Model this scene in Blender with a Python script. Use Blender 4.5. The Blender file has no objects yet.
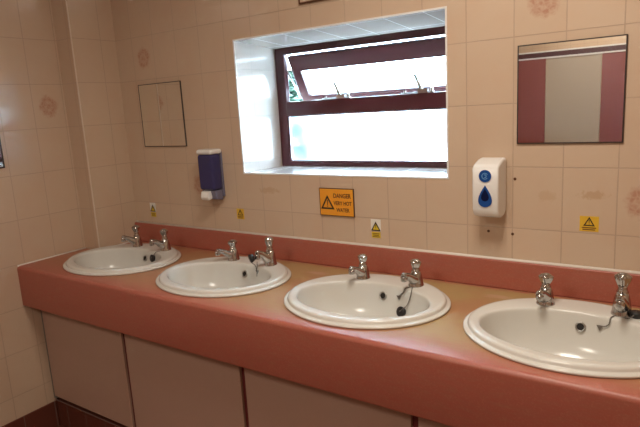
import bpy, bmesh, math, random
from mathutils import Vector, Matrix
random.seed(7)
S = bpy.context.scene
C = S.collection
PI = math.pi
ZO = 1.236            # height of the tile-course datum above the floor (counter top = 0.83 m)

# ------------------------------------------------------------------ camera, world, lights, exposure
cam_d = bpy.data.cameras.new('camera')
cam = bpy.data.objects.new('camera', cam_d)
C.objects.link(cam)
cam_d.sensor_width = 36.0
cam_d.lens = 554.5 / 640 * 36
cam_d.clip_start = 0.05
F = Vector((-0.55628936, 0.80957537, -0.18742963))
R = Vector((0.82894054, 0.55644487, -0.05680393))
U = Vector((-0.05830719, 0.18696745, 0.98063421))
cam.matrix_world = Matrix(((R.x, U.x, -F.x, 1.5345), (R.y, U.y, -F.y, -1.8092), (R.z, U.z, -F.z, 0.2221 + ZO), (0, 0, 0, 1)))
S.camera = cam

world = bpy.data.worlds.new('daylight')
S.world = world
world.use_nodes = True
bg = world.node_tree.nodes['Background']
bg.inputs['Color'].default_value = (0.54, 0.78, 1.0, 1)
bg.inputs['Strength'].default_value = 50.0

def area(name, loc, sx, sy, power, col, rot=(0, 0, 0)):
    l = bpy.data.lights.new(name, 'AREA')
    l.shape = 'RECTANGLE'; l.size = sx; l.size_y = sy; l.energy = power; l.color = col
    o = bpy.data.objects.new(name, l); C.objects.link(o)
    o.location = loc; o.rotation_euler = rot
    return o
WARM = (1.0, 0.895, 0.775)
for lx in (1.01, 1.19):
    area('ceiling_and_fill_light', (lx, -0.95, 2.46), 0.05, 0.56, 9.6, WARM)
for lx in (0.31, 0.49):
    area('ceiling_and_fill_light', (lx, -2.65, 2.46), 0.05, 0.56, 11.5, WARM)  # added frontal fill for the vanity panels, no known fitting


area('ceiling_and_fill_light', (0.75, -3.62, 2.42), 0.6, 0.10, 10, WARM, (-0.75, 0, 0))  # added fill, brightens the cubicle doors in the mirror
area('ceiling_and_fill_light', (0.5, -4.98, 2.42), 0.8, 0.10, 9, WARM, (-0.9, 0, 0))  # added fill, brightens the wall above the cubicle rail
vs = S.view_settings
vs.view_transform = 'Standard'; vs.look = 'None'; vs.gamma = 1.0; vs.use_curve_mapping = False
vs.exposure = 0.1
S.cycles.use_denoising = True
S.cycles.max_bounces = 10
S.cycles.sample_clamp_indirect = 12.0

# ------------------------------------------------------------------ helpers
def tag(o, label=None, cat=None, group=None, kind=None):
    if label: o['label'] = label
    if cat: o['category'] = cat
    if group: o['group'] = group
    if kind: o['kind'] = kind
    return o

def thing(name, label, cat, loc=(0, 0, 0), rotz=0.0, group=None):
    o = bpy.data.objects.new(name, None); C.objects.link(o)
    o.empty_display_size = 0.05
    o.location = loc; o.rotation_euler = (0, 0, rotz)
    return tag(o, label, cat, group)

def obj(name, bm, m, parent=None, smooth=False, loc=None, bevel=0, subsurf=0, seg=2):
    bmesh.ops.recalc_face_normals(bm, faces=bm.faces[:])
    me = bpy.data.meshes.new(name); bm.to_mesh(me); bm.free()
    for mm in (m if isinstance(m, (list, tuple)) else [m]): me.materials.append(mm)
    if smooth:
        for p in me.polygons: p.use_smooth = True
    o = bpy.data.objects.new(name, me); C.objects.link(o)
    if loc: o.location = loc
    if parent: o.parent = parent
    if bevel:
        b = o.modifiers.new('bevel', 'BEVEL'); b.width = bevel; b.segments = seg; b.limit_method = 'ANGLE'; b.angle_limit = 0.6
        for p in me.polygons: p.use_smooth = True
        b.harden_normals = True
    if subsurf:
        s = o.modifiers.new('sub', 'SUBSURF'); s.levels = subsurf; s.render_levels = subsurf
    return o

def box(bm, x0, x1, y0, y1, z0, z1, mi=0):
    v = [bm.verts.new((x, y, z)) for x in (x0, x1) for y in (y0, y1) for z in (z0, z1)]
    for f in ((0, 1, 3, 2), (4, 6, 7, 5), (0, 4, 5, 1), (2, 3, 7, 6), (0, 2, 6, 4), (1, 5, 7, 3)):
        fc = bm.faces.new([v[i] for i in f]); fc.material_index = mi
    return v

def B(*a): 
    bm = bmesh.new(); box(bm, *a); return bm

def lathe(bm, prof, n=24, axis=None, org=(0, 0, 0), lobes=None, cap=True):
    """prof = [(r, h)] turned about +Z or about the given axis"""
    ax = Vector(axis or (0, 0, 1)).normalized()
    q = Vector((0, 0, 1)).rotation_difference(ax)
    og = Vector(org)
    rings = []
    for r, h in prof:
        ring = []
        for k in range(n):
            t = 2 * PI * k / n
            rr = r * (1 + lobes[1] * math.cos(lobes[0] * t)) if lobes else r
            ring.append(bm.verts.new(og + q @ Vector((rr * math.cos(t), rr * math.sin(t), h))))
        rings.append(ring)
    for a, b in zip(rings, rings[1:]):
        for k in range(n):
            bm.faces.new((a[k], a[(k + 1) % n], b[(k + 1) % n], b[k]))
    if cap:
        bm.faces.new(rings[0][::-1]); bm.faces.new(rings[-1])
    return rings

def smooth_path(pts, sub=6):
    P = [Vector(p) for p in pts]; out = []
    for i in range(len(P) - 1):
        p0 = P[max(i - 1, 0)]; p1 = P[i]; p2 = P[i + 1]; p3 = P[min(i + 2, len(P) - 1)]
        for k in range(sub):
            t = k / sub
            out.append(0.5 * ((2 * p1) + (p2 - p0) * t + (2 * p0 - 5 * p1 + 4 * p2 - p3) * t * t + (3 * p1 - p0 - 3 * p2 + p3) * t ** 3))
    out.append(P[-1]); return out

def tube(bm, pts, rad, n=10):
    """rad: one number or one per point; pts are joined by a round swept skin"""
    P = [Vector(p) for p in pts]
    rs = rad if isinstance(rad, (list, tuple)) else [rad] * len(P)
    prev = None; up = None; rings = []
    for i, p in enumerate(P):
        t = (P[min(i + 1, len(P) - 1)] - P[max(i - 1, 0)]).normalized()
        if up is None:
            up = t.cross(Vector((0.3, 0.9, 0.2))).normalized()
        up = (up - t * up.dot(t)).normalized()
        sd = t.cross(up)
        rings.append([bm.verts.new(p + (up * math.cos(2 * PI * k / n) + sd * math.sin(2 * PI * k / n)) * rs[i]) for k in range(n)])
    for a, b in zip(rings, rings[1:]):
        for k in range(n):
            bm.faces.new((a[k], a[(k + 1) % n], b[(k + 1) % n], b[k]))
    bm.faces.new(rings[0][::-1]); bm.faces.new(rings[-1])

def prism_xz(bm, pts, y0, y1, mi=0):
    """polygon in the x-z plane pushed from y0 to y1"""
    a = [bm.verts.new((x, y0, z)) for x, z in pts]; b = [bm.verts.new((x, y1, z)) for x, z in pts]
    n = len(pts)
    fs = [bm.faces.new(a), bm.faces.new(b[::-1])] + [bm.faces.new((a[i], b[i], b[(i + 1) % n], a[(i + 1) % n])) for i in range(n)]
    for f in fs: f.material_index = mi

def ring_xz(bm, outer, inner, y0, y1):
    n = len(outer)
    A = [[bm.verts.new((x, y, z)) for x, z in q] for y in (y0, y1) for q in (outer, inner)]
    of, inf, ob, inb = A
    for i in range(n):
        j = (i + 1) % n
        for q in ((of[i], of[j], inf[j], inf[i]), (ob[j], ob[i], inb[i], inb[j]), (of[i], ob[i], ob[j], of[j]), (inf[j], inb[j], inb[i], inf[i])):
            bm.faces.new(q)

# ------------------------------------------------------------------ materials
def mat(name, col=(0.5, 0.5, 0.5), rough=0.5, metal=0.0, spec=0.5, **kw):
    m = bpy.data.materials.new(name); m.use_nodes = True
    p = m.node_tree.nodes['Principled BSDF']
    p.inputs['Base Color'].default_value = (*col, 1)
    p.inputs['Roughness'].default_value = rough
    p.inputs['Metallic'].default_value = metal
    p.inputs['Specular IOR Level'].default_value = spec
    for k, v in kw.items():
        p.inputs[k.replace('_', ' ')].default_value = v
    return m

class NT:
    def __init__(s, m): s.t = m.node_tree; s.p = s.t.nodes['Principled BSDF']
    def n(s, kind, **kw):
        x = s.t.nodes.new(kind)
        for k, v in kw.items(): setattr(x, k, v)
        return x
    def l(s, a, b): s.t.links.new(a, b)
    def math(s, op, a, b=None, c=None):
        x = s.n('ShaderNodeMath', operation=op)
        for i, v in enumerate((a, b, c)):
            if v is None: continue
            if isinstance(v, (int, float)): x.inputs[i].default_value = v
            else: s.l(v, x.inputs[i])
        return x.outputs[0]
    def mix(s, f, a, b, mode='MIX'):
        x = s.n('ShaderNodeMix', data_type='RGBA', blend_type=mode)
        for i, v in ((0, f), (6, a), (7, b)):
            if isinstance(v, (int, float)): x.inputs[i].default_value = v
            elif isinstance(v, tuple): x.inputs[i].default_value = (*v, 1)
            else: s.l(v, x.inputs[i])
        return x.outputs[2]
    def noise(s, vec, scale, detail=3, rough=0.5):
        x = s.n('ShaderNodeTexNoise'); x.inputs['Scale'].default_value = scale
        x.inputs['Detail'].default_value = detail; x.inputs['Roughness'].default_value = rough
        if vec is not None: s.l(vec, x.inputs['Vector'])
        return x.outputs['Fac']
    def ramp(s, f, lo, hi):
        x = s.n('ShaderNodeMapRange'); x.interpolation_type = 'SMOOTHSTEP'
        x.inputs[1].default_value = lo; x.inputs[2].default_value = hi
        s.l(f, x.inputs[0]); return x.outputs[0]

TILE = (0.60, 0.452, 0.326)
GROUT = (0.46, 0.33, 0.235)
def tile_mat(name, u_axis, v_axis, u0, v0, roses=(), tile=TILE, grout=GROUT, w=0.15, h=0.2, stains=(), rough=0.13, g=0.0016):
    m = mat(name, tile, rough, 0, 0.5); k = NT(m)
    geo = k.n('ShaderNodeNewGeometry'); sx = k.n('ShaderNodeSeparateXYZ'); k.l(geo.outputs['Position'], sx.inputs[0])
    u = k.math('SUBTRACT', sx.outputs[u_axis], u0); v = k.math('SUBTRACT', sx.outputs[v_axis], v0)
    cb = k.n('ShaderNodeCombineXYZ'); k.l(u, cb.inputs[0]); k.l(v, cb.inputs[1])
    br = k.n('ShaderNodeTexBrick'); br.offset = 0.0; br.squash = 1.0
    br.inputs['Scale'].default_value = 1.0; br.inputs['Mortar Size'].default_value = g
    br.inputs['Mortar Smooth'].default_value = 0.3; br.inputs['Brick Width'].default_value = w; br.inputs['Row Height'].default_value = h
    br.inputs['Color1'].default_value = (1, 1, 1, 1); br.inputs['Color2'].default_value = (0.97, 0.965, 0.96, 1)
    k.l(cb.outputs[0], br.inputs['Vector'])
    mo = k.noise(geo.outputs['Position'], 9, 4)
    base = k.mix(k.math('MULTIPLY', k.ramp(mo, 0.42, 0.72), 0.3), tile, tuple(c * f for c, f in zip(tile, (1.0, 0.88, 0.83))))
    base = k.mix(1.0, base, br.outputs['Color'], 'MULTIPLY')
    for ru, rv, rr in roses:
        du = k.math('SUBTRACT', u, ru - u0); dv = k.math('SUBTRACT', v, rv - v0)
        d = k.math('SQRT', k.math('ADD', k.math('MULTIPLY', du, du), k.math('MULTIPLY', k.math('MULTIPLY', dv, dv), 0.8)))
        wob = k.noise(geo.outputs['Position'], 38, 3, 0.6)
        dd = k.math('ADD', k.math('DIVIDE', d, rr), k.math('MULTIPLY', k.math('SUBTRACT', wob, 0.5), 0.9))
        mask = k.math('SUBTRACT', 1.0, k.ramp(dd, 0.75, 1.05))
        pet = k.n('ShaderNodeTexVoronoi', feature='DISTANCE_TO_EDGE'); pet.inputs['Scale'].default_value = 60
        k.l(geo.outputs['Position'], pet.inputs['Vector'])
        ring = k.math('ADD', k.math('MULTIPLY', k.math('SINE', k.math('MULTIPLY', dd, 13.0)), 0.22), 0.66)
        ring = k.math('MULTIPLY', ring, k.math('ADD', 0.55, k.math('MULTIPLY', k.ramp(pet.outputs['Distance'], 0.0, 0.25), 0.45)))
        base = k.mix(k.math('MULTIPLY', mask, ring), base, (0.44, 0.215, 0.14))
    for su, sv, ru, rv, col, st in stains:
        du = k.math('DIVIDE', k.math('SUBTRACT', u, su - u0), ru); dv = k.math('DIVIDE', k.math('SUBTRACT', v, sv - v0), rv)
        d = k.math('SQRT', k.math('ADD', k.math('MULTIPLY', du, du), k.math('MULTIPLY', dv, dv)))
        nz = k.noise(geo.outputs['Position'], 55, 4, 0.65)
        d = k.math('ADD', d, k.math('MULTIPLY', k.math('SUBTRACT', nz, 0.5), 2.6))
        base = k.mix(k.math('MULTIPLY', k.math('SUBTRACT', 1.0, k.ramp(d, 0.5, 1.1)), st), base, col)
    base = k.mix(br.outputs['Fac'], base, grout)
    k.l(base, k.p.inputs['Base Color'])
    k.l(k.math('ADD', rough, k.math('MULTIPLY', br.outputs['Fac'], 0.5)), k.p.inputs['Roughness'])
    bp = k.n('ShaderNodeBump'); bp.inputs['Strength'].default_value = 0.5; bp.inputs['Distance'].default_value = 0.0012
    hgt = k.math('ADD', k.math('MULTIPLY', k.math('SUBTRACT', 1.0, br.outputs['Fac']), 1.0), k.math('MULTIPLY', k.noise(geo.outputs['Position'], 14, 2), 0.8))
    k.l(hgt, bp.inputs['Height']); k.l(bp.outputs[0], k.p.inputs['Normal'])
    return m

ROSE_R = 0.048
M = {}
BR_Y = (0.46, 0.29, 0.16)
M['tile_back'] = tile_mat('tile_back', 0, 2, 0.0, ZO, [(-0.675, ZO + 0.5, ROSE_R), (1.135, ZO + 0.495, ROSE_R), (1.415, ZO - 0.1, ROSE_R), (-0.375, ZO - 0.1, ROSE_R)],
    stains=[(1.285, ZO - 0.082, 0.045, 0.014, BR_Y, 0.55), (0.035, ZO - 0.112, 0.06, 0.016, BR_Y, 0.4), (1.155, ZO - 0.09, 0.03, 0.02, BR_Y, 0.3)])
M['tile_left'] = tile_mat('tile_left', 1, 2, -0.397, ZO, [(-0.322, ZO + 0.3, ROSE_R)])
M['tile_side'] = tile_mat('tile_side', 1, 2, -0.084, ZO)
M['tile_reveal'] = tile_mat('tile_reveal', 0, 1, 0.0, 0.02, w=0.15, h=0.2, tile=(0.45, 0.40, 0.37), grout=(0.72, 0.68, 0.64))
M['tile_room'] = tile_mat('tile_room', 0, 2, 0.03, ZO)
M['brown_tile'] = tile_mat('brown_tile', 0, 1, -0.745, 0.0, tile=(0.12, 0.035, 0.022), grout=(0.16, 0.10, 0.08), w=0.15, h=0.15, rough=0.3, g=0.002)
M['brown_tile_x'] = tile_mat('brown_tile_x', 0, 2, -0.745, -0.02, tile=(0.12, 0.035, 0.022), grout=(0.17, 0.11, 0.09), w=0.15, h=0.155, rough=0.3, g=0.002)
M['brown_tile_y'] = tile_mat('brown_tile_y', 1, 2, -0.667, -0.02, tile=(0.12, 0.035, 0.022), grout=(0.17, 0.11, 0.09), w=0.15, h=0.155, rough=0.3, g=0.002)

# worn terracotta laminate
def laminate(name, worn):
    m = mat(name, (0.42, 0.105, 0.065), 0.34); k = NT(m)
    geo = k.n('ShaderNodeNewGeometry'); pos = geo.outputs['Position']
    mp = k.n('ShaderNodeMapping'); k.l(pos, mp.inputs['Vector']); mp.inputs['Scale'].default_value = (6, 30, 30)
    st = k.noise(mp.outputs[0], 4, 5, 0.65); fine = k.noise(pos, 240, 2)
    base = k.mix(k.ramp(st, 0.3, 0.75), (0.38, 0.097, 0.062), (0.36, 0.114, 0.073))
    base = k.mix(k.math('MULTIPLY', k.ramp(fine, 0.5, 0.7), 0.25), base, (0.50, 0.19, 0.12))
    if worn:
        sx = k.n('ShaderNodeSeparateXYZ'); k.l(pos, sx.inputs[0])
        big = k.noise(pos, 3.2, 4, 0.6)
        yy = k.math('ADD', sx.outputs[1], k.math('MULTIPLY', k.math('SUBTRACT', st, 0.5), 0.09))
        band = k.math('MULTIPLY', k.ramp(yy, -0.585, -0.45), k.math('SUBTRACT', 1.0, k.ramp(yy, -0.045, -0.015)))
        along = k.ramp(sx.outputs[0], -1.0, 0.75)
        w = k.math('MULTIPLY', k.math('MULTIPLY', band, k.math('ADD', 0.35, k.math('MULTIPLY', along, 0.65))), k.math('ADD', 0.55, k.math('MULTIPLY', k.ramp(big, 0.35, 0.6), 0.45)))
        base = k.mix(w, base, (0.40, 0.260, 0.108))
        # a pale scuff behind the gap between the third and fourth basins
        for sxx, syy, ru, rv in ((1.03, -0.10, 0.05, 0.02), (0.34, -0.12, 0.06, 0.02)):
            du = k.math('DIVIDE', k.math('SUBTRACT', sx.outputs[0], sxx), ru); dv = k.math('DIVIDE', k.math('SUBTRACT', sx.outputs[1], syy), rv)
            d = k.math('ADD', k.math('SQRT', k.math('ADD', k.math('MULTIPLY', du, du), k.math('MULTIPLY', dv, dv))), k.math('MULTIPLY', k.math('SUBTRACT', st, 0.5), 2.0))
            base = k.mix(k.math('MULTIPLY', k.math('SUBTRACT', 1.0, k.ramp(d, 0.4, 1.1)), 0.5), base, (0.52, 0.30, 0.22))
        k.l(k.math('ADD', 0.40, k.math('MULTIPLY', w, 0.15)), k.p.inputs['Roughness'])
    k.l(base, k.p.inputs['Base Color'])
    return m
M['laminate'] = laminate('worn_laminate', True)
M['laminate_red'] = laminate('red_laminate', False)
M['panel'] = mat('panel_beige', (0.43, 0.275, 0.205), 0.45)
M['post'] = mat('dark_red_post', (0.15, 0.022, 0.02), 0.5)
M['ceramic'] = mat('ceramic', (0.65, 0.63, 0.575), 0.17)
M['chrome'] = mat('chrome', (0.53, 0.52, 0.51), 0.07, 1.0)
M['dull_chrome'] = mat('dull_chrome', (0.42, 0.40, 0.37), 0.28, 1.0)
M['chain'] = mat('tarnished_chain', (0.20, 0.18, 0.16), 0.35, 0.9)
M['black'] = mat('black_rubber', (0.012, 0.011, 0.011), 0.45)
M['hole'] = mat('dark_hole', (0.012, 0.010, 0.008), 0.8)
M['seal'] = mat('white_sealant', (0.72, 0.66, 0.58), 0.4)
M['corner_bead'] = mat('cream_corner_bead', (0.70, 0.58, 0.46), 0.3)
M['grey_seal'] = mat('grey_sealant', (0.17, 0.15, 0.13), 0.5)
M['win_red'] = mat('dark_red_paint', (0.055, 0.009, 0.012), 0.32)
M['white_trim'] = mat('white_plastic_trim', (0.8, 0.78, 0.74), 0.3)
M['white_plastic'] = mat('white_plastic', (0.80, 0.78, 0.74), 0.25)
M['blue'] = mat('blue_print', (0.012, 0.07, 0.27), 0.25)
M['mid_blue'] = mat('pale_blue_mark', (0.12, 0.30, 0.55), 0.3)
M['navy'] = mat('navy_window', (0.004, 0.010, 0.045), 0.1)
M['violet'] = mat('violet_plastic', (0.055, 0.05, 0.155), 0.12, Transmission_Weight=0.25, IOR=1.4)
M['violet_pale'] = mat('smoky_violet_plastic', (0.20, 0.19, 0.27), 0.15, Transmission_Weight=0.2)
M['soap'] = mat('soap_liquid', (0.05, 0.045, 0.20), 0.3)
M['orange'] = mat('orange_sign', (0.80, 0.325, 0.02), 0.45)
M['yellow'] = mat('yellow_sticker', (0.70, 0.42, 0.03), 0.45)
M['yellow_bright'] = mat('bright_yellow_sticker', (0.70, 0.50, 0.03), 0.45)
M['ink'] = mat('black_ink', (0.025, 0.016, 0.01), 0.5)
M['brown_ink'] = mat('brown_ink', (0.13, 0.04, 0.008), 0.5)
M['paper'] = mat('white_paper', (0.78, 0.75, 0.68), 0.5)
M['brown_edge'] = mat('brown_edge', (0.10, 0.035, 0.012), 0.5)
M['cream_board'] = mat('cream_board', (0.58, 0.42, 0.30), 0.4)
M['mirror'] = mat('mirror_silver', (0.86, 0.86, 0.83), 0.012, 1.0)
M['mirror_edge'] = mat('mirror_edge', (0.035, 0.022, 0.016), 0.4)
M['door'] = mat('cubicle_door_grey', (0.44, 0.36, 0.275), 0.45)
M['pilaster'] = mat('cubicle_red', (0.25, 0.068, 0.052), 0.42)
M['rail'] = mat('dark_rail', (0.075, 0.02, 0.018), 0.4)
M['ceiling'] = mat('ceiling_white', (0.72, 0.67, 0.60), 0.8)
M['lamp_body'] = mat('lamp_body_white', (0.75, 0.73, 0.70), 0.4)
M['concrete'] = mat('pale_concrete', (0.55, 0.55, 0.52), 0.9)
M['bark'] = mat('shrub_stem', (0.06, 0.04, 0.025), 0.9)
M['leaf'] = mat('shrub_leaf', (0.022, 0.05, 0.03), 0.5)

def glass_mat(name, frosted):
    # thin window glass: most light passes, a little mirrors off; the obscured pane also scatters
    m = bpy.data.materials.new(name); m.use_nodes = True; t = m.node_tree
    for n in list(t.nodes): t.nodes.remove(n)
    out = t.nodes.new('ShaderNodeOutputMaterial'); tr = t.nodes.new('ShaderNodeBsdfTransparent'); gl = t.nodes.new('ShaderNodeBsdfGlossy')
    tr.inputs['Color'].default_value = (0.93, 0.97, 0.96, 1); gl.inputs['Roughness'].default_value = 0.02
    fr = t.nodes.new('ShaderNodeFresnel'); fr.inputs['IOR'].default_value = 1.3
    mx = t.nodes.new('ShaderNodeMixShader'); t.links.new(fr.outputs[0], mx.inputs[0]); t.links.new(gl.outputs[0], mx.inputs[2])
    body = tr.outputs[0]
    if frosted:
        tl = t.nodes.new('ShaderNodeBsdfTranslucent'); tl.inputs['Color'].default_value = (0.92, 0.96, 0.96, 1)
        rf = t.nodes.new('ShaderNodeBsdfRefraction'); rf.inputs['Roughness'].default_value = 0.28; rf.inputs['IOR'].default_value = 1.12
        no = t.nodes.new('ShaderNodeTexVoronoi'); no.inputs['Scale'].default_value = 70
        bp = t.nodes.new('ShaderNodeBump'); bp.inputs['Strength'].default_value = 0.3; bp.inputs['Distance'].default_value = 0.002
        geo = t.nodes.new('ShaderNodeNewGeometry'); t.links.new(geo.outputs['Position'], no.inputs['Vector'])
        t.links.new(no.outputs['Distance'], bp.inputs['Height']); t.links.new(bp.outputs[0], gl.inputs['Normal']); t.links.new(bp.outputs[0], rf.inputs['Normal'])
        m1 = t.nodes.new('ShaderNodeMixShader'); m1.inputs[0].default_value = 0.05
        t.links.new(tr.outputs[0], m1.inputs[1]); t.links.new(tl.outputs[0], m1.inputs[2])
        m2 = t.nodes.new('ShaderNodeMixShader'); m2.inputs[0].default_value = 0.92
        t.links.new(m1.outputs[0], m2.inputs[1]); t.links.new(rf.outputs[0], m2.inputs[2]); body = m2.outputs[0]
    t.links.new(body, mx.inputs[1]); t.links.new(mx.outputs[0], out.inputs['Surface'])
    return m
M['glass'] = glass_mat('clear_glass', False)
M['frosted'] = glass_mat('obscured_glass', True)

# ------------------------------------------------------------------ the room
XL, XB, YB = -0.989, -0.871, -0.237      # left wall face, pipe boxing side face, pipe boxing front face
XR, YR, ZC = 2.25, -5.8, 2.55
WX0, WX1, WZ0, WZ1 = -0.095, 0.831, ZO - 0.039, ZO + 0.516   # window opening
WD = 0.34

def struct(name, bm, m, **kw):
    return tag(obj(name, bm, m, **kw), kind='structure')

bm = bmesh.new()
xs = (XL - 0.1, WX0, WX1, XR + 0.1); zs = (-0.0, WZ0, WZ1, ZC + 0.1)
for y in (0.0, WD):
    g = [[bm.verts.new((x, y, z)) for z in zs] for x in xs]
    for i in range(3):
        for j in range(3):
            if (i, j) != (1, 1): bm.faces.new((g[i][j], g[i + 1][j], g[i + 1][j + 1], g[i][j + 1]))
def quad(bm, pts, mi=0):
    f = bm.faces.new([bm.verts.new(p) for p in pts]); f.material_index = mi
WZT = WZ1 - 0.026
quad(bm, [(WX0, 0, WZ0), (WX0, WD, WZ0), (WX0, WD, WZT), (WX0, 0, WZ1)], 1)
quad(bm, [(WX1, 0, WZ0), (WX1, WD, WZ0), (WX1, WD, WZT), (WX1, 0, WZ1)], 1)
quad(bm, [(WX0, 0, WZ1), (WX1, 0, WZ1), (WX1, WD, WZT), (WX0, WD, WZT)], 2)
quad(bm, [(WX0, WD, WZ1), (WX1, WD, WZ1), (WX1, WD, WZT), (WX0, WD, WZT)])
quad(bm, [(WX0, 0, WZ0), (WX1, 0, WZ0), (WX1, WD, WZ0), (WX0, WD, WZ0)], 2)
xa, xb_, za, zb = xs[0], xs[-1], zs[0], zs[-1]
quad(bm, [(xa, 0, za), (xa, WD, za), (xa, WD, zb), (xa, 0, zb)]); quad(bm, [(xb_, 0, za), (xb_, WD, za), (xb_, WD, zb), (xb_, 0, zb)])
quad(bm, [(xa, 0, zb), (xb_, 0, zb), (xb_, WD, zb), (xa, WD, zb)]); quad(bm, [(xa, 0, za), (xb_, 0, za), (xb_, WD, za), (xa, WD, za)])
bmesh.ops.remove_doubles(bm, verts=bm.verts[:], dist=1e-5)
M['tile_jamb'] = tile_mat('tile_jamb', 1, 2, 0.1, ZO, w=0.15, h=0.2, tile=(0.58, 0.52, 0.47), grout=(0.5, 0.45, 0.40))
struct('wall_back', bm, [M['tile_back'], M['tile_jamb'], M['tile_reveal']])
struct('wall_left', B(XL - 0.1, XL, YR - 0.1, 0.0, 0, ZC + 0.1), M['tile_left'])
bm = bmesh.new(); box(bm, XL, XB, YB, 0.0, 0, ZC)
for f in bm.faces:
    if abs(f.calc_center_median().x - XB) < 1e-4: f.material_index = 1
struct('wall_boxing', bm, [M['tile_back'], M['tile_side']])
struct('wall_right', B(XR, XR + 0.1, YR - 0.1, 0.0, 0, ZC + 0.1), M['tile_side'])
struct('wall_front', B(XL - 0.1, XR + 0.1, YR - 0.1, YR, 0, ZC + 0.1), M['tile_room'])
struct('floor', B(XL - 0.1, XR + 0.1, YR - 0.1, 0.0, -0.1, 0.0), M['brown_tile'])
struct('ceiling', B(XL - 0.1, XR + 0.1, YR - 0.1, 0.0, ZC, ZC + 0.1), M['ceiling'])
struct('baseboard_left', B(XL, XL + 0.009, YR, -0.508, 0, ZO - 1.105), M['brown_tile_y'], bevel=0.003)
struct('ground', B(-4, 4, WD, 5.0, -0.1, 0.0), M['concrete'])
# white plastic tile trim round the window opening, and the sealant lines
bm = bmesh.new(); t = 0.005
ring_xz(bm, [(WX0 - t, WZ0 - t), (WX1 + t, WZ0 - t), (WX1 + t, WZ1 + t), (WX0 - t, WZ1 + t)],
        [(WX0 + .001, WZ0 + .001), (WX1 - .001, WZ0 + .001), (WX1 - .001, WZ1 - .001), (WX0 + .001, WZ1 - .001)], -0.002, 0.004)
struct('trim_1', bm, M['white_trim'])
struct('trim_2', B(XB - 0.003, XB + 0.002, YB - 0.002, YB + 0.003, ZO - 0.4, ZC), M['corner_bead'])

# ------------------------------------------------------------------ window
w = bpy.data.objects.new('window_1', None); C.objects.link(w); tag(w, kind='structure')
w.location = (0, 0, 0)
FY0, FY1 = 0.268, 0.298
Z = lambda z: z + ZO
def frame_ring(x0, x1, z0, z1, l, r, b, t_, y0, y1):
    bm = bmesh.new()
    ring_xz(bm, [(x0, z0), (x1, z0), (x1, z1), (x0, z1)], [(x0 + l, z0 + b), (x1 - r, z0 + b), (x1 - r, z1 - t_), (x0 + l, z1 - t_)], y0, y1)
    return bm
obj('window_frame', frame_ring(WX0, WX1, WZ0, WZ1 - 0.019, 0.051, 0.051, 0.021, 0.031, FY0, FY1), M['win_red'], w, bevel=0.004)
obj('transom', B(WX0 + 0.050, WX1 - 0.050, FY0 - 0.004, FY1, Z(0.192), Z(0.256)), M['win_red'], w, bevel=0.004)
obj('fixed_pane', B(WX0 + 0.048, WX1 - 0.048, 0.284, 0.289, Z(-0.022), Z(0.195)), M['frosted'], w)
bm = bmesh.new()
ring_xz(bm, [(WX0 + .050, Z(-.019)), (WX1 - .050, Z(-.019)), (WX1 - .050, Z(.193)), (WX0 + .050, Z(.193))],
        [(WX0 + .056, Z(-.013)), (WX1 - .056, Z(-.013)), (WX1 - .056, Z(.188)), (WX0 + .056, Z(.188))], 0.272, 0.284)
obj('glazing_bead', bm, M['win_red'], w)
# top-hung sash standing open about 27 degrees, built hanging from its hinge line
sash = frame_ring(-0.036, 0.772, -0.236, 0.0, 0.047, 0.047, 0.038, 0.074, 0.0, 0.022)
so = obj('sash', sash, M['win_red'], w, bevel=0.003)
so.location = (0.004, 0.276, Z(0.4535)); so.rotation_euler = (math.radians(28), 0, 0)
gp = obj('sash_pane', B(0.009, 0.727, 0.009, 0.013, -0.200, -0.076), M['glass'], so)
for x in (0.236, 0.617):
    st = obj('stay', B(x - 0.085, x + 0.055, 0.272, 0.288, Z(0.256), Z(0.261)), M['dull_chrome'], w, bevel=0.001)
    bm = bmesh.new()
    box(bm, x - 0.012, x + 0.03, 0.271, 0.289, Z(0.260), Z(0.271))
    lathe(bm, [(0.006, 0), (0.006, 0.012), (0.003, 0.016)], 12, org=(x + 0.045, 0.28, Z(0.26)))
    lathe(bm, [(0.005, 0), (0.005, 0.009)], 12, org=(x - 0.07, 0.28, Z(0.26)))
    obj('stay_bracket', bm, M['dull_chrome'], st)
    bm = bmesh.new(); tube(bm, [(x + .004, 0.28, Z(0.266)), (x - 0.012, 0.282, Z(0.298)), (x - 0.027, 0.284, Z(0.329))], [0.008, 0.0075, 0.006], 8)
    obj('stay_lever', bm, M['dull_chrome'], st, smooth=True)
# friction arm showing in the open gap at the left
bm = bmesh.new(); tube(bm, [(-0.040, 0.282, Z(0.40)), (-0.039, 0.33, Z(0.335)), (-0.037, 0.37, Z(0.275))], 0.004, 8)
obj('friction_arm', bm, M['dull_chrome'], w, smooth=True)

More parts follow.
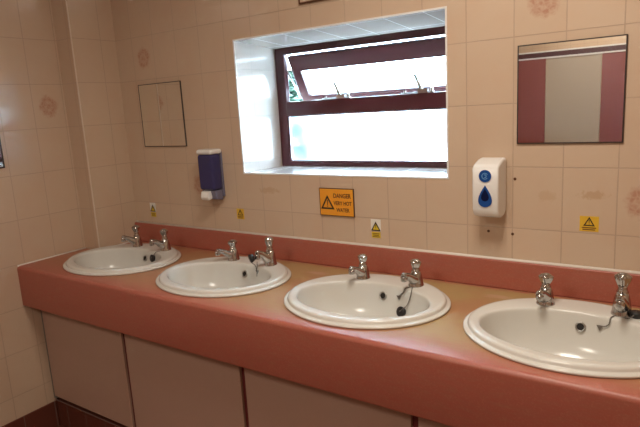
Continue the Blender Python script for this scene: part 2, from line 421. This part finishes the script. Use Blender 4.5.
# shrub outside, beyond the left of the window
sh = thing('garden_shrub', 'dark leafy shrub outdoors, seen through the left edge of the window', 'shrub', (-1.42, 2.15, 0))
bm = bmesh.new()
for a in range(7):
    an = a * 0.9; tube(bm, smooth_path([(0.03 * math.cos(an), 0.03 * math.sin(an), 0), (0.12 * math.cos(an), 0.12 * math.sin(an), 0.7), (0.16 * math.cos(an + .4), 0.16 * math.sin(an + .4), 1.5)], 4), [0.014 - 0.0011 * i for i in range(9)], 6)
obj('stem', bm, M['bark'], sh, smooth=True)
bm = bmesh.new()
for i in range(4600):
    zz = random.uniform(0.15, 1.78); rmax = 0.40 * (1 - (zz / 1.85) ** 2.2) + 0.04
    an = random.uniform(0, 2 * PI); rr = rmax * math.sqrt(random.uniform(0.05, 1))
    c = Vector((rr * math.cos(an), rr * math.sin(an), zz))
    q = Matrix.Rotation(random.uniform(0, 6.28), 3, 'Z') @ Matrix.Rotation(random.uniform(-1.1, 1.1), 3, 'X')
    L = random.uniform(0.035, 0.06); W_ = L * 0.42
    vs_ = [bm.verts.new(c + q @ Vector(p)) for p in ((-L, 0, 0), (-L * .2, -W_, 0.006), (L, 0, -0.006), (-L * .2, W_, 0.006))]
    bm.faces.new(vs_)
obj('foliage', bm, M['leaf'], sh)

# ------------------------------------------------------------------ vanity: counter, panels, plinth
BX = [-0.592, 0.030, 0.662, 1.286]       # basin centres
BY, BA, BBb = -0.310, 0.281, 0.237
ZT = Z(-0.406)                            # counter top
YF = -0.585; ZAP = Z(-0.594)
bm = bmesh.new()
prof = [(-0.0, ZT)]                       # (y, z) outline: top, rounded nosing, apron, back underside
prof = [(-0.002, ZT - 0.03), (-0.002, ZT)]
for k in range(0, 7):
    a = k / 6 * PI / 2; r = 0.014
    prof.append((YF + r - r * math.sin(a), ZT - r + r * math.cos(a)))
for k in range(0, 4):
    a = k / 3 * PI / 2; r = 0.006
    prof.append((YF + r - r * math.cos(a), ZAP + r - r * math.sin(a)))
prof += [(YF + 0.028, ZAP), (YF + 0.028, ZT - 0.03)]
ends = [[bm.verts.new((x, y, z)) for y, z in prof] for x in (XL + 0.001, XR - 0.001)]
bm.faces.new(ends[0]); bm.faces.new(ends[1][::-1])
for i in range(len(prof)):
    j = (i + 1) % len(prof); bm.faces.new((ends[0][i], ends[1][i], ends[1][j], ends[0][j]))
ct = obj('countertop', bm, M['laminate'])
cut = bmesh.new()
for cx in BX:
    lathe(cut, [(1, ZT - 0.2), (1, ZT + 0.1)], 64)
    for v in cut.verts[-128:]:
        v.co = Vector((cx + v.co.x * (BA - 0.018), BY + v.co.y * (BBb - 0.018), v.co.z))
box(cut, XL - 0.05, XB + 0.001, YB - 0.001, 0.05, ZT - 0.2, ZT + 0.1)
co = obj('cutter', cut, M['laminate'])
bo = ct.modifiers.new('cut', 'BOOLEAN'); bo.operation = 'DIFFERENCE'; bo.object = co; bo.solver = 'EXACT'
dg = bpy.context.evaluated_depsgraph_get()
me = bpy.data.meshes.new_from_object(ct.evaluated_get(dg))
ct.modifiers.clear(); ct.data = me
bpy.data.objects.remove(co)
for p in me.polygons: p.use_smooth = False
eb = ct.modifiers.new('smooth', 'EDGE_SPLIT'); eb.split_angle = math.radians(35)
for p in me.polygons: p.use_smooth = True
tag(ct, 'long terracotta red laminate worktop with yellow worn patches holding four basins', 'worktop')

bm = bmesh.new(); box(bm, XB + 0.001, XR - 0.001, -0.019, 0.0, ZT, Z(-0.309))
bs = obj('backsplash', bm, M['laminate_red'], bevel=0.004)
tag(bs, 'low terracotta red upstand along the tiled wall behind the basins', 'upstand')
bm = bmesh.new(); tube(bm, [(XB + 0.001, -0.006, Z(-0.308)), (XR - .001, -0.006, Z(-0.308))], 0.0065, 8)
struct('trim_3', bm, M['seal'], smooth=True)
bm = bmesh.new(); tube(bm, [(XL + 0.001, YF + 0.004, ZT + .001), (XL + 0.001, YB, ZT + 0.001)], 0.0045, 8)
struct('trim_4', bm, M['seal'], smooth=True)
bm = bmesh.new(); tube(bm, [(XB, YB, ZT + 0.001), (XB, -0.02, ZT + 0.001)], 0.004, 8)
struct('trim_5', bm, M['seal'], smooth=True)

PY = -0.512
pz0, pz1 = Z(-1.072), ZT - 0.032
seams = [-0.968, -0.367, 0.282, 0.925, 1.578, 2.236]
vc = thing('vanity_cabinet', 'long beige panelled cabinet with dark red gaps under the terracotta worktop', 'cabinet', (0.6, PY, 0))
def world_child(o, par):
    o.parent = par; o.matrix_parent_inverse = Matrix.Translation(-Vector(par.location)); return o
for i in range(5):
    world_child(obj('panel', B(seams[i] + (0.011 if i else 0), seams[i + 1] - 0.011, PY - 0.004, PY + 0.008, pz0, pz1), M['panel'], bevel=0.0015), vc)
for i, x in enumerate(seams[1:-1]):
    p = world_child(obj('post', B(x - 0.028, x + 0.028, PY + 0.008, PY + 0.06, 0.0, pz1), M['post']), vc)
    p['label'] = 'dark red post showing between two beige panels'
struct('trim_6', B(XL, seams[0] - 0.001, PY + 0.002, PY + 0.03, ZO - 1.09, pz1), M['grey_seal'])
bm = bmesh.new(); box(bm, XL + 0.0005, XR - 0.001, PY + 0.006, PY + 0.03, 0.0, ZO - 1.099)
struct('baseboard_back', bm, M['brown_tile_x'], bevel=0.003)

# ------------------------------------------------------------------ basins
def smooth01(t): t = min(max(t, 0), 1); return t * t * (3 - 2 * t)
IC, IA, IB = -0.028, 0.229, 0.152        # inner bowl opening, offset towards the room
def basin(cx, label):
    t = thing('wash_basin', label, 'basin', (cx, BY, ZT), 0, 'oval white basins let into the worktop')
    n = 64
    q = lambda d, z, oy=0.0: (BA - d, BBb - d, oy, z)
    p = lambda d, z, oy=0.0: (IA - d, IB - d * 0.8, IC + oy, z)
    rings = [q(.02, -0.012), q(.004, 0.0006), q(0, 0.0025), q(0, 0.0065), q(.0015, 0.0088), q(.010, 0.0098), q(.0125, 0.0102), q(.0135, 0.0125), q(.0145, 0.0180), q(.0175, 0.0212), q(.024, 0.0228), q(.030, .0226, -.001),
             p(-.010, .0212, .003), p(-.004, .0198), p(-.001, .0172), p(.0015, .0120), p(.004, -.004), p(.009, -.026), p(.018, -.056), p(.034, -.086), p(.062, -.110), p(.105, -.125), p(.160, -.132),
             (0.026, 0.026, IC, -0.136), (0.0225, 0.0225, IC, -0.138)]
    bm = bmesh.new(); prev = None
    for a, b, oy, z in rings:
        ring = [bm.verts.new((a * math.cos(2 * PI * k / n), oy + b * math.sin(2 * PI * k / n), z)) for k in range(n)]
        if prev:
            for k in range(n): bm.faces.new((prev[k], prev[(k + 1) % n], ring[(k + 1) % n], ring[k]))
        prev = ring
    b = obj('bowl', bm, M['ceramic'], t, smooth=True, subsurf=1)
    bm = bmesh.new(); lathe(bm, [(0.032, 0.0), (0.032, 0.003), (0.024, 0.004), (0.022, -0.001)], 24, org=(0, IC, -0.1375))
    wst = obj('waste', bm, M['dull_chrome'], t, smooth=True)
    bm = bmesh.new(); lathe(bm, [(0.0215, 0.0), (0.0215, 0.0015)], 20, org=(0, IC, -0.138))
    obj('waste_hole', bm, M['hole'], wst)
    # overflow in the back wall of the bowl
    ax = Vector((0, -1, 0.42)).normalized(); og = Vector((0.006, IC + IB - 0.0085, -0.020))
    bm = bmesh.new(); lathe(bm, [(0.0140, -0.006), (0.0140, 0.0025), (0.0115, 0.0035), (0.0095, 0.002), (0.0090, -0.003)], 24, axis=ax, org=og, cap=False)
    ov = obj('overflow', bm, M['dull_chrome'], t, smooth=True)
    bm = bmesh.new(); lathe(bm, [(0.0095, 0.0), (0.0095, 0.0012)], 20, axis=ax, org=og)
    obj('overflow_hole', bm, M['hole'], ov)
    return t
bl = ['oval white wash basin nearest the tiled left wall, first of the row', 'oval white wash basin second from the left, below the violet soap dispenser',
      'oval white wash basin third from the left with black plug lying in its bowl', 'oval white wash basin at the right, cut by the photo edge']
for cx, l in zip(BX, bl): basin(cx, l)

# ------------------------------------------------------------------ pillar taps
def tap(x, y, rot, label, tall=0.0, sc=1.0, sz=1.0):
    t = thing('pillar_tap', label, 'tap', (x, y, ZT + 0.0205), rot, 'chrome pillar taps')
    t.scale = (sc, sc, sz)
    bm = bmesh.new()
    lathe(bm, [(0.0255, -0.004), (0.0255, 0.003), (0.0240, 0.006), (0.0230, 0.012), (0.0215, 0.022), (0.0195, 0.034), (0.0165, 0.043), (0.0135, 0.048)], 28)
    obj('body', bm, M['chrome'], t, smooth=True)
    bm = bmesh.new()
    pts = smooth_path([(0, 0.000, 0.019), (0, -0.018, 0.026), (0, -0.040, 0.040), (0, -0.060, 0.0485), (0, -0.071, 0.0465)], 4)
    rr = [0.019, 0.0188, 0.0182, 0.0175, 0.0165, 0.0152, 0.0138, 0.0125, 0.0113, 0.0104, 0.0098, 0.0096, 0.010, 0.0108, 0.0112, 0.0102, 0.006]
    tube(bm, pts, rr, 14)
    sp = obj('spout', bm, M['chrome'], t, smooth=True)
    bm = bmesh.new(); lathe(bm, [(0.009, 0.002), (0.0108, -0.003), (0.0108, -0.012), (0.0095, -0.0145), (0.0085, -0.0145), (0.008, -0.009)], 18, org=(0, -0.067, 0.0465))
    obj('nozzle', bm, M['chrome'], sp, smooth=True)
    h = 0.047
    bm = bmesh.new(); lathe(bm, [(0.0135, h - .001), (0.0148, h + 0.003), (0.0125, h + 0.007), (0.0112, h + 0.010 + tall * 0.5), (0.0122, h + 0.013 + tall)], 24)
    obj('bonnet', bm, M['chrome'], t, smooth=True)
    h2 = h + 0.011 + tall
    bm = bmesh.new()
    lathe(bm, [(0.0105, h2), (0.0125, h2 + 0.004), (0.0165, h2 + 0.012), (0.0185, h2 + 0.018), (0.0180, h2 + 0.022), (0.0135, h2 + 0.0245), (0.0128, h2 + 0.0262)], 40, lobes=(4, 0.13))
    hd = obj('handle', bm, M['chrome'], t, smooth=True)
    bm = bmesh.new(); lathe(bm, [(0.0085, h2 + 0.0255), (0.0085, h2 + 0.0275), (0.005, h2 + 0.0285)], 18)
    obj('handle_cap', bm, M['dull_chrome'], hd, smooth=True)
    return t
TY = -0.158
ords = ['first basin by the tiled left wall', 'second basin below the violet dispenser', 'third basin with the black plug in it', 'basin cut by the right edge']
TD = 0.100
spec = [  # x, turn, raised head, width scale, height scale
    (-0.678, -0.40, 0.008, 0.95, 1.10), (-0.476, -0.25, 0.004, 0.98, 1.12), (-0.052, -0.50, 0.0, 1.0, 1.0), (0.147, -0.12, 0.004, 1.02, 1.28),
    (0.572, -0.12, 0.0, 1.0, 1.02), (0.776, -0.15, 0.0, 1.05, 1.06), (1.190, -0.02, 0.0, 1.04, 1.08), (1.389, 0.03, 0.004, 1.06, 1.32)]
for i, (x, rot, tall, sc, sz) in enumerate(spec):
    side = 'left' if i % 2 == 0 else 'right'
    tap(x, TY, rot, 'chrome pillar tap on the %s of the %s' % (side, ords[i // 2]), tall, sc, sz)

# ------------------------------------------------------------------ plugs on chains
def bead_chain(bm, pts, r=0.0021):
    P = smooth_path(pts, 8)
    tube(bm, P, 0.0013, 6)
    acc = 0
    for a, b in zip(P, P[1:]):
        acc += (b - a).length
        if acc > 0.0042:
            acc = 0; lathe(bm, [(0.0004, -r), (r * .8, -r * .6), (r, 0), (r * .8, r * .6), (0.0004, r)], 6, org=b)
def plug(label, loc, axis, chain_pts, extra=None):
    t = thing('sink_plug', label, 'plug', loc, 0, 'black plugs on chains')
    L = Vector(loc)
    bm = bmesh.new(); lathe(bm, [(0.0135, 0.0), (0.0155, 0.006), (0.0172, 0.0115), (0.0172, 0.0145), (0.0135, 0.0165), (0.0035, 0.0170)], 26, axis=axis)
    obj('stopper', bm, M['black'], t, smooth=True)
    bm = bmesh.new(); bead_chain(bm, [Vector(p) - L for p in chain_pts]); obj('chain', bm, M['chain'], t, smooth=True)
    if extra:
        bm = bmesh.new(); bead_chain(bm, [Vector(p) - L for p in extra])
        e = Vector(extra[-1]) - L
        prism_xz(bm, [(e.x - 0.008, e.z + 0.003), (e.x + 0.008, e.z + 0.003), (e.x, e.z - 0.012)], e.y - 0.0015, e.y + 0.0015)
        obj('chain_tag', bm, M['chain'], t)
    return t
plug('black rubber plug lying against the bowl of the third basin on its chain', (0.7526, -0.2158, 0.7721), (-0.289, -0.883, 0.37),
     [(0.775, -0.186, 0.8515), (0.7830, -0.2090, 0.8485), (0.7800, -0.2160, 0.828), (0.7705, -0.2230, 0.800), (0.7476, -0.2320, 0.7790)],
     [(0.766, -0.186, 0.8515), (0.7560, -0.2005, 0.8505), (0.7500, -0.2040, 0.836), (0.7400, -0.2035, 0.828), (0.7328, -0.2035, 0.8196)])
plug('black plug resting on the rim of the basin cut by the photo edge', (1.4255, -0.1690, 0.8520), (0, 0, 1),
     [(1.397, -0.184, 0.8525), (1.408, -0.190, 0.8535), (1.420, -0.186, 0.862), (1.4255, -0.1690, 0.8700)],
     [(1.375, -0.183, 0.8530), (1.3670, -0.1960, 0.8500), (1.3640, -0.2020, 0.834), (1.3560, -0.2020, 0.826), (1.3415, -0.2010, 0.8225)])
plug('black plug hooked over the spout of the right tap of the second basin', (0.1330, -0.2420, 0.9030), (-0.45, -0.85, -0.25),
     [(0.1255, -0.2560, 0.8990), (0.1310, -0.2590, 0.888), (0.1390, -0.2440, 0.872), (0.1400, -0.2380, 0.852), (0.1385, -0.2370, 0.826)],
     [(0.1440, -0.2360, 0.8840), (0.1450, -0.2380, 0.868), (0.1430, -0.2385, 0.856), (0.1440, -0.2390, 0.848)])
plug('black plug hanging inside the first basin under its right tap', (-0.5140, -0.1990, 0.8190), (-0.21, -0.963, 0.171),
     [(-0.484, -0.186, 0.8515), (-0.4960, -0.2010, 0.8495), (-0.5040, -0.2080, 0.836), (-0.5160, -0.2170, 0.8230)])

# ------------------------------------------------------------------ soap dispensers
def rbox(x0, x1, y0, y1, z0, z1):
    return B(x0, x1, y0, y1, z0, z1)
d = thing('soap_dispenser', 'violet see-through soap dispenser with white lid on the wall left of the window', 'soap dispenser', (-0.262, 0, Z(-0.05)))
x0, x1, dd = -0.047, 0.045, 0.072
obj('back_plate', B(x0 + .002, x1 - .002, -0.012, 0, -0.096, 0.108), M['violet_pale'], d, bevel=0.003)
obj('tank', B(x0, x1, -dd, -0.011, -0.062, 0.098), M['violet'], d, bevel=0.014, seg=4)
obj('lid', B(x0 - .001, x1 + .001, -dd - 0.002, -0.001, 0.097, 0.119), M['white_plastic'], d, bevel=0.010, seg=3)
bm = bmesh.new(); prism = [(-0.012, -0.112), (-0.055, -0.104), (-0.064, -0.063), (-0.012, -0.063)]
a = [bm.verts.new((x0 + .004, y, z)) for y, z in prism]; b = [bm.verts.new((x1 - .004, y, z)) for y, z in prism]
bm.faces.new(a); bm.faces.new(b[::-1])
for i in range(4): bm.faces.new((a[i], b[i], b[(i + 1) % 4], a[(i + 1) % 4]))
obj('lower_housing', bm, M['violet_pale'], d, bevel=0.006, seg=3)
bm = bmesh.new(); prism = [(-0.055, -0.100), (-0.078, -0.106), (-0.086, -0.092), (-0.080, -0.066), (-0.055, -0.064)]
a = [bm.verts.new((-0.030, y, z)) for y, z in prism]; b = [bm.verts.new((0.016, y, z)) for y, z in prism]
bm.faces.new(a); bm.faces.new(b[::-1])
for i in range(5): bm.faces.new((a[i], b[i], b[(i + 1) % 5], a[(i + 1) % 5]))
obj('push_lever', bm, M['white_plastic'], d, bevel=0.004, seg=3)

d = thing('soap_dispenser', 'white soap dispenser with blue round badge and blue teardrop window right of the window', 'soap dispenser', (0.989, 0, Z(-0.062)))
hw, dp = 0.0415, 0.092
prof = [(0, 0.094), (-0.040, 0.091), (-0.084, 0.078), (-dp, 0.066), (-dp - 0.002, 0.0), (-dp, -0.066), (-0.080, -0.086), (-0.050, -0.0955), (-0.022, -0.0940), (0, -0.080)]
bm = bmesh.new()
a = [bm.verts.new((-hw, y, z)) for y, z in prof]; b = [bm.verts.new((hw, y, z)) for y, z in prof]
bm.faces.new(a); bm.faces.new(b[::-1])
for i in range(len(prof)): bm.faces.new((a[i], b[i], b[(i + 1) % len(prof)], a[(i + 1) % len(prof)]))
obj('casing', bm, M['white_plastic'], d, bevel=0.008, seg=4)
yf = -dp - 0.0035
def disc(r, cx, cz, y, mth=0.0016, n=36):
    bm = bmesh.new(); prism_xz(bm, [(cx + r * math.cos(2 * PI * k / n), cz + r * math.sin(2 * PI * k / n)) for k in range(n)], y, y + mth); return bm
badge = obj('badge', disc(0.0195, 0.001, 0.044, yf), M['blue'], d)
bm = bmesh.new(); n = 22
arc = lambda r, a0, a1: [(0.001 + r * math.cos(a0 + (a1 - a0) * k / n), 0.044 + r * math.sin(a0 + (a1 - a0) * k / n)) for k in range(n + 1)]
o1 = arc(0.0105, 0.5, 5.6) ; i1 = arc(0.0080, 0.5, 5.6)
prism_xz(bm, o1 + i1[::-1], yf - 0.0008, yf + 0.0002)
o1 = arc(0.0055, -2.0, 2.2); i1 = arc(0.0030, -2.0, 2.2)
prism_xz(bm, o1 + i1[::-1], yf - 0.0008, yf + 0.0002)
obj('swirl_mark', bm, M['mid_blue'], badge)
bm = bmesh.new()
for k in range(60):
    pass
ringo = [(0.001 + 0.0195 * math.cos(2 * PI * k / 40), 0.044 + 0.0195 * math.sin(2 * PI * k / 40)) for k in range(40)]
def tear(s, cz):
    pts = []
    for k in range(44):
        t_ = 2 * PI * k / 44
        xx = math.sin(t_) * (math.sin(t_ / 2)) ** 1.25; zz = math.cos(t_)
        pts.append((0.001 + s * 0.88 * xx, cz + s * zz * 1.05))
    return pts
bm = bmesh.new(); prism_xz(bm, tear(0.0335, -0.020), yf, yf + 0.0018)
tw = obj('teardrop_window', bm, M['blue'], d)
bm = bmesh.new(); prism_xz(bm, tear(0.0190, -0.016), yf - 0.0007, yf + 0.0002)
obj('level_glass', bm, M['navy'], tw)

# ------------------------------------------------------------------ mirrors
def wall_mirror(label, x0, x1, z0, z1, tilt=0.0):
    t = thing('wall_mirror', label, 'mirror', ((x0 + x1) / 2, 0, (z0 + z1) / 2))
    t.rotation_euler = (0, tilt, 0)
    a, b = (x1 - x0) / 2, (z1 - z0) / 2; e = 0.0035
    obj('mirror_glass', B(-a + e, a - e, -0.005, -0.001, -b + e, b - e), M['mirror'], t)
    bm = bmesh.new(); ring_xz(bm, [(-a, -b), (a, -b), (a, b), (-a, b)], [(-a + e, -b + e), (a - e, -b + e), (a - e, b - e), (-a + e, b - e)], -0.0055, 0.0)
    obj('mirror_edge', bm, M['mirror_edge'], t)
    return t
wall_mirror('square frameless mirror on the right of the wall reflecting a grey cubicle door', 1.0625, 1.3590, Z(0.074), Z(0.373))
wall_mirror('square frameless mirror left of the window reflecting tiles', -0.7335, -0.4365, Z(0.080), Z(0.379))
lm = thing('wall_mirror', 'dark-edged mirror on the left side wall, cut by the photo edge', 'mirror', (XL, -0.718, Z(0.19)))
bm = bmesh.new(); box(bm, 0.001, 0.006, -0.144, 0.144, -0.144, 0.144); obj('mirror_glass', bm, M['mirror'], lm)
bm = bmesh.new(); ring_xz(bm, [(-.15, -.15), (.15, -.15), (.15, .15), (-.15, .15)], [(-.144, -.144), (.144, -.144), (.144, .144), (-.144, .144)], 0.0, 0.008)
bmesh.ops.rotate(bm, verts=bm.verts[:], cent=(0, 0, 0), matrix=Matrix.Rotation(-PI / 2, 3, 'Z'))
for v in bm.verts: v.co.x = abs(v.co.x)
obj('mirror_edge', bm, M['mirror_edge'], lm)

# ------------------------------------------------------------------ signs and stickers
def text_mesh(body, size, loc_x, loc_z, y, m, parent, name, width=None):
    cu = bpy.data.curves.new('text', 'FONT'); cu.body = body; cu.size = size; cu.align_x = 'CENTER'; cu.align_y = 'CENTER'; cu.extrude = 0.0003; cu.offset = size * 0.025
    o = bpy.data.objects.new('text', cu); C.objects.link(o)
    me = bpy.data.meshes.new_from_object(o.evaluated_get(bpy.context.evaluated_depsgraph_get()))
    bpy.data.objects.remove(o); bpy.data.curves.remove(cu)
    x_ = [v.co.x for v in me.vertices]; s = width / (max(x_) - min(x_)) if width else 1
    for v in me.vertices: v.co = Vector((loc_x + v.co.x * s, y - v.co.z, loc_z + v.co.y))
    me.materials.clear(); me.materials.append(m); me.name = name
    ob = bpy.data.objects.new(name, me); C.objects.link(ob); ob.parent = parent
    return ob
def triangle(cx, cz, s, y, fill, ink, parent):
    """black warning triangle with an exclamation mark; s = side"""
    h = s * 0.88
    P = lambda k: [(cx - s / 2 * k, cz - h / 3 * k), (cx + s / 2 * k, cz - h / 3 * k), (cx, cz + 2 * h / 3 * k)]
    bm = bmesh.new(); ring_xz(bm, P(1.0), P(0.66), y - 0.0006, y)
    tr = obj('warning_triangle', bm, ink, parent)
    bm = bmesh.new()
    prism_xz(bm, [(cx - s * .035, cz + h * .33), (cx + s * .035, cz + h * .33), (cx + s * .02, cz - h * .04), (cx - s * .02, cz - h * .04)], y - 0.0006, y)
    prism_xz(bm, [(cx + s * .034 * math.cos(2 * PI * k / 12), cz - h * .125 + s * .034 * math.sin(2 * PI * k / 12)) for k in range(12)], y - 0.0006, y)
    obj('exclamation_mark', bm, ink, tr)
sg = thing('warning_sign', 'orange sign reading DANGER VERY HOT WATER under the window', 'sign', (0.3765, 0, Z(-0.146)), 0)
sg.rotation_euler = (0, 0.0, 0)
obj('sign_board', B(-0.078, 0.078, -0.006, 0, -0.054, 0.054), M['orange'], sg)
bm = bmesh.new(); ring_xz(bm, [(-.079, -.055), (.079, -.055), (.079, .055), (-.079, .055)], [(-.0765, -.0525), (.0765, -.0525), (.0765, .0525), (-.0765, .0525)], -0.0066, -0.0005)
obj('sign_edge', bm, M['brown_edge'], sg)
triangle(-0.0420, -0.010, 0.064, -0.006, None, M['ink'], sg)
text_mesh('DANGER', 0.024, 0.026, 0.025, -0.0062, M['brown_ink'], sg, 'lettering', 0.080)
text_mesh('VERY HOT', 0.021, 0.028, -0.004, -0.0062, M['brown_ink'], sg, 'lettering', 0.082)
text_mesh('WATER', 0.021, 0.028, -0.031, -0.0062, M['brown_ink'], sg, 'lettering', 0.060)

def lines(bm, x0, x1, zs_, y, t_=0.0022):
    for i, z in enumerate(zs_):
        box(bm, x0 + 0.002 * (i % 2), x1 - 0.003 * (i % 2), y - 0.0005, y, z - t_ / 2, z + t_ / 2)
def two_tone(x, z, label):
    t = thing('hot_water_sticker', label, 'sticker', (x, 0, z))
    obj('paper', B(-0.021, 0.021, -0.0008, 0, -0.010, 0.036), M['paper'], t)
    obj('yellow_band', B(-0.0185, 0.0185, -0.0010, 0, -0.036, -0.0135), M['yellow_bright'], t)
    bm = bmesh.new(); prism_xz(bm, [(-0.0185, -0.0075), (0.0185, -0.0075), (0, 0.0255)], -0.0014, -0.0008)
    obj('triangle_fill', bm, M['yellow_bright'], t)
    triangle(0, 0.0035, 0.041, -0.0014, None, M['ink'], t)
    bm = bmesh.new(); lines(bm, -0.015, 0.015, (-0.0195, -0.0255, -0.0315), -0.0010, 0.0026); obj('caption_lines', bm, M['brown_ink'], t)
two_tone(-0.7315, Z(-0.238), 'small white and yellow warning sticker above the first basin near the corner')
two_tone(0.5445, Z(-0.240), 'small white and yellow warning sticker below the window, right of the orange sign')
def yellow_one(x, z, w_, h_, label):
    t = thing('hot_water_sticker', label, 'sticker', (x, 0, z))
    obj('yellow_paper', B(-w_, w_, -0.0009, 0, -h_, h_), M['yellow'], t)
    triangle(0, h_ * 0.12, h_ * 1.35, -0.0009, None, M['ink'], t)
    bm = bmesh.new(); lines(bm, -w_ * .75, w_ * .75, (-h_ * .52, -h_ * .76), -0.0009, h_ * 0.12); obj('caption_lines', bm, M['brown_ink'], t)
yellow_one(1.2775, Z(-0.170), 0.0265, 0.0235, 'yellow warning triangle sticker below the right-hand mirror')
yellow_one(-0.139, Z(-0.224), 0.0215, 0.024, 'yellow warning sticker right of the violet soap dispenser')

nb = thing('framed_notice', 'brown-edged cream notice above the window, cut by the top of the photo', 'notice', (0.405, 0, Z(0.71)))
obj('notice_board', B(-0.146, 0.146, -0.006, 0, -0.096, 0.096), M['cream_board'], nb)
bm = bmesh.new(); ring_xz(bm, [(-.15, -.10), (.15, -.10), (.15, .10), (-.15, .10)], [(-.145, -.095), (.145, -.095), (.145, .095), (-.145, .095)], -0.009, 0)
obj('notice_edge', bm, M['brown_edge'], nb)

# plugged screw holes in the tiles round the white dispenser
for (x, z, l) in ((1.057, -0.038, 'dark screw hole in the tile right of the white soap dispenser'), (0.972, -0.216, 'dark screw hole in the tile directly under the white soap dispenser'),
                  (1.051, -0.220, 'dark screw hole low on the tile, down and right of the white soap dispenser')):
    o = obj('screw_hole', disc(0.0046, x, Z(z), -0.0012, 0.0012, 16), M['brown_edge']); tag(o, l, 'screw hole', 'screw holes by the white dispenser')

# ------------------------------------------------------------------ toilet cubicles behind the camera (seen in the right-hand mirror)
YC = -4.6
tc = thing('toilet_cubicle', 'red toilet cubicle front with a pale grey door, reflected in the right-hand mirror', 'cubicle', (0.42, YC, 0))
for xa_, xb2 in ((-0.87, -0.269), (0.273, 0.88)):
    obj('side_panel', B(xa_, xb2, -0.02, 0.0, 0.0, Z(0.606)), M['pilaster'], tc, bevel=0.002)
obj('door', B(-0.263, 0.267, -0.022, -0.004, 0.12, Z(0.594)), M['door'], tc, bevel=0.002)
hr = obj('headrail', B(-1.38, 1.8, -0.03, 0.012, Z(0.611), Z(0.660)), M['rail'], tc)
obj('pale_edge', B(-1.38, 1.8, -0.03, 0.014, Z(0.660), Z(0.674)), M['white_trim'], hr)
obj('pale_edge', B(-1.38, 1.8, -0.03, 0.014, Z(0.596), Z(0.610)), M['white_trim'], hr)

# ceiling lamp over the basins, and bodies for the three added fill lamps
for x, y, l in ((1.10, -0.95, 'white twin-tube lamp on the ceiling above the basins'), (0.40, -2.65, 'twin-tube fill lamp added mid-ceiling before the cubicles')):
    t = thing('ceiling_and_fill_lamp', l, 'lamp', (x, y, ZC))
    obj('lamp_body', B(-0.15, 0.15, -0.31, 0.31, -0.075, 0.0), M['lamp_body'], t, bevel=0.006)
for x, y, l in ((0.75, -3.54, 'added unseen fill lamp aimed at the cubicle doors'), (0.5, -4.90, 'added unseen fill lamp inside the toilet cubicle')):
    t = thing('ceiling_and_fill_lamp', l, 'lamp', (x, y, ZC))  # invented casings for the two added cubicle fill lights
    obj('lamp_body', B(-0.42, 0.42, -0.02, 0.06, -0.11, 0.0), M['lamp_body'], t, bevel=0.006)
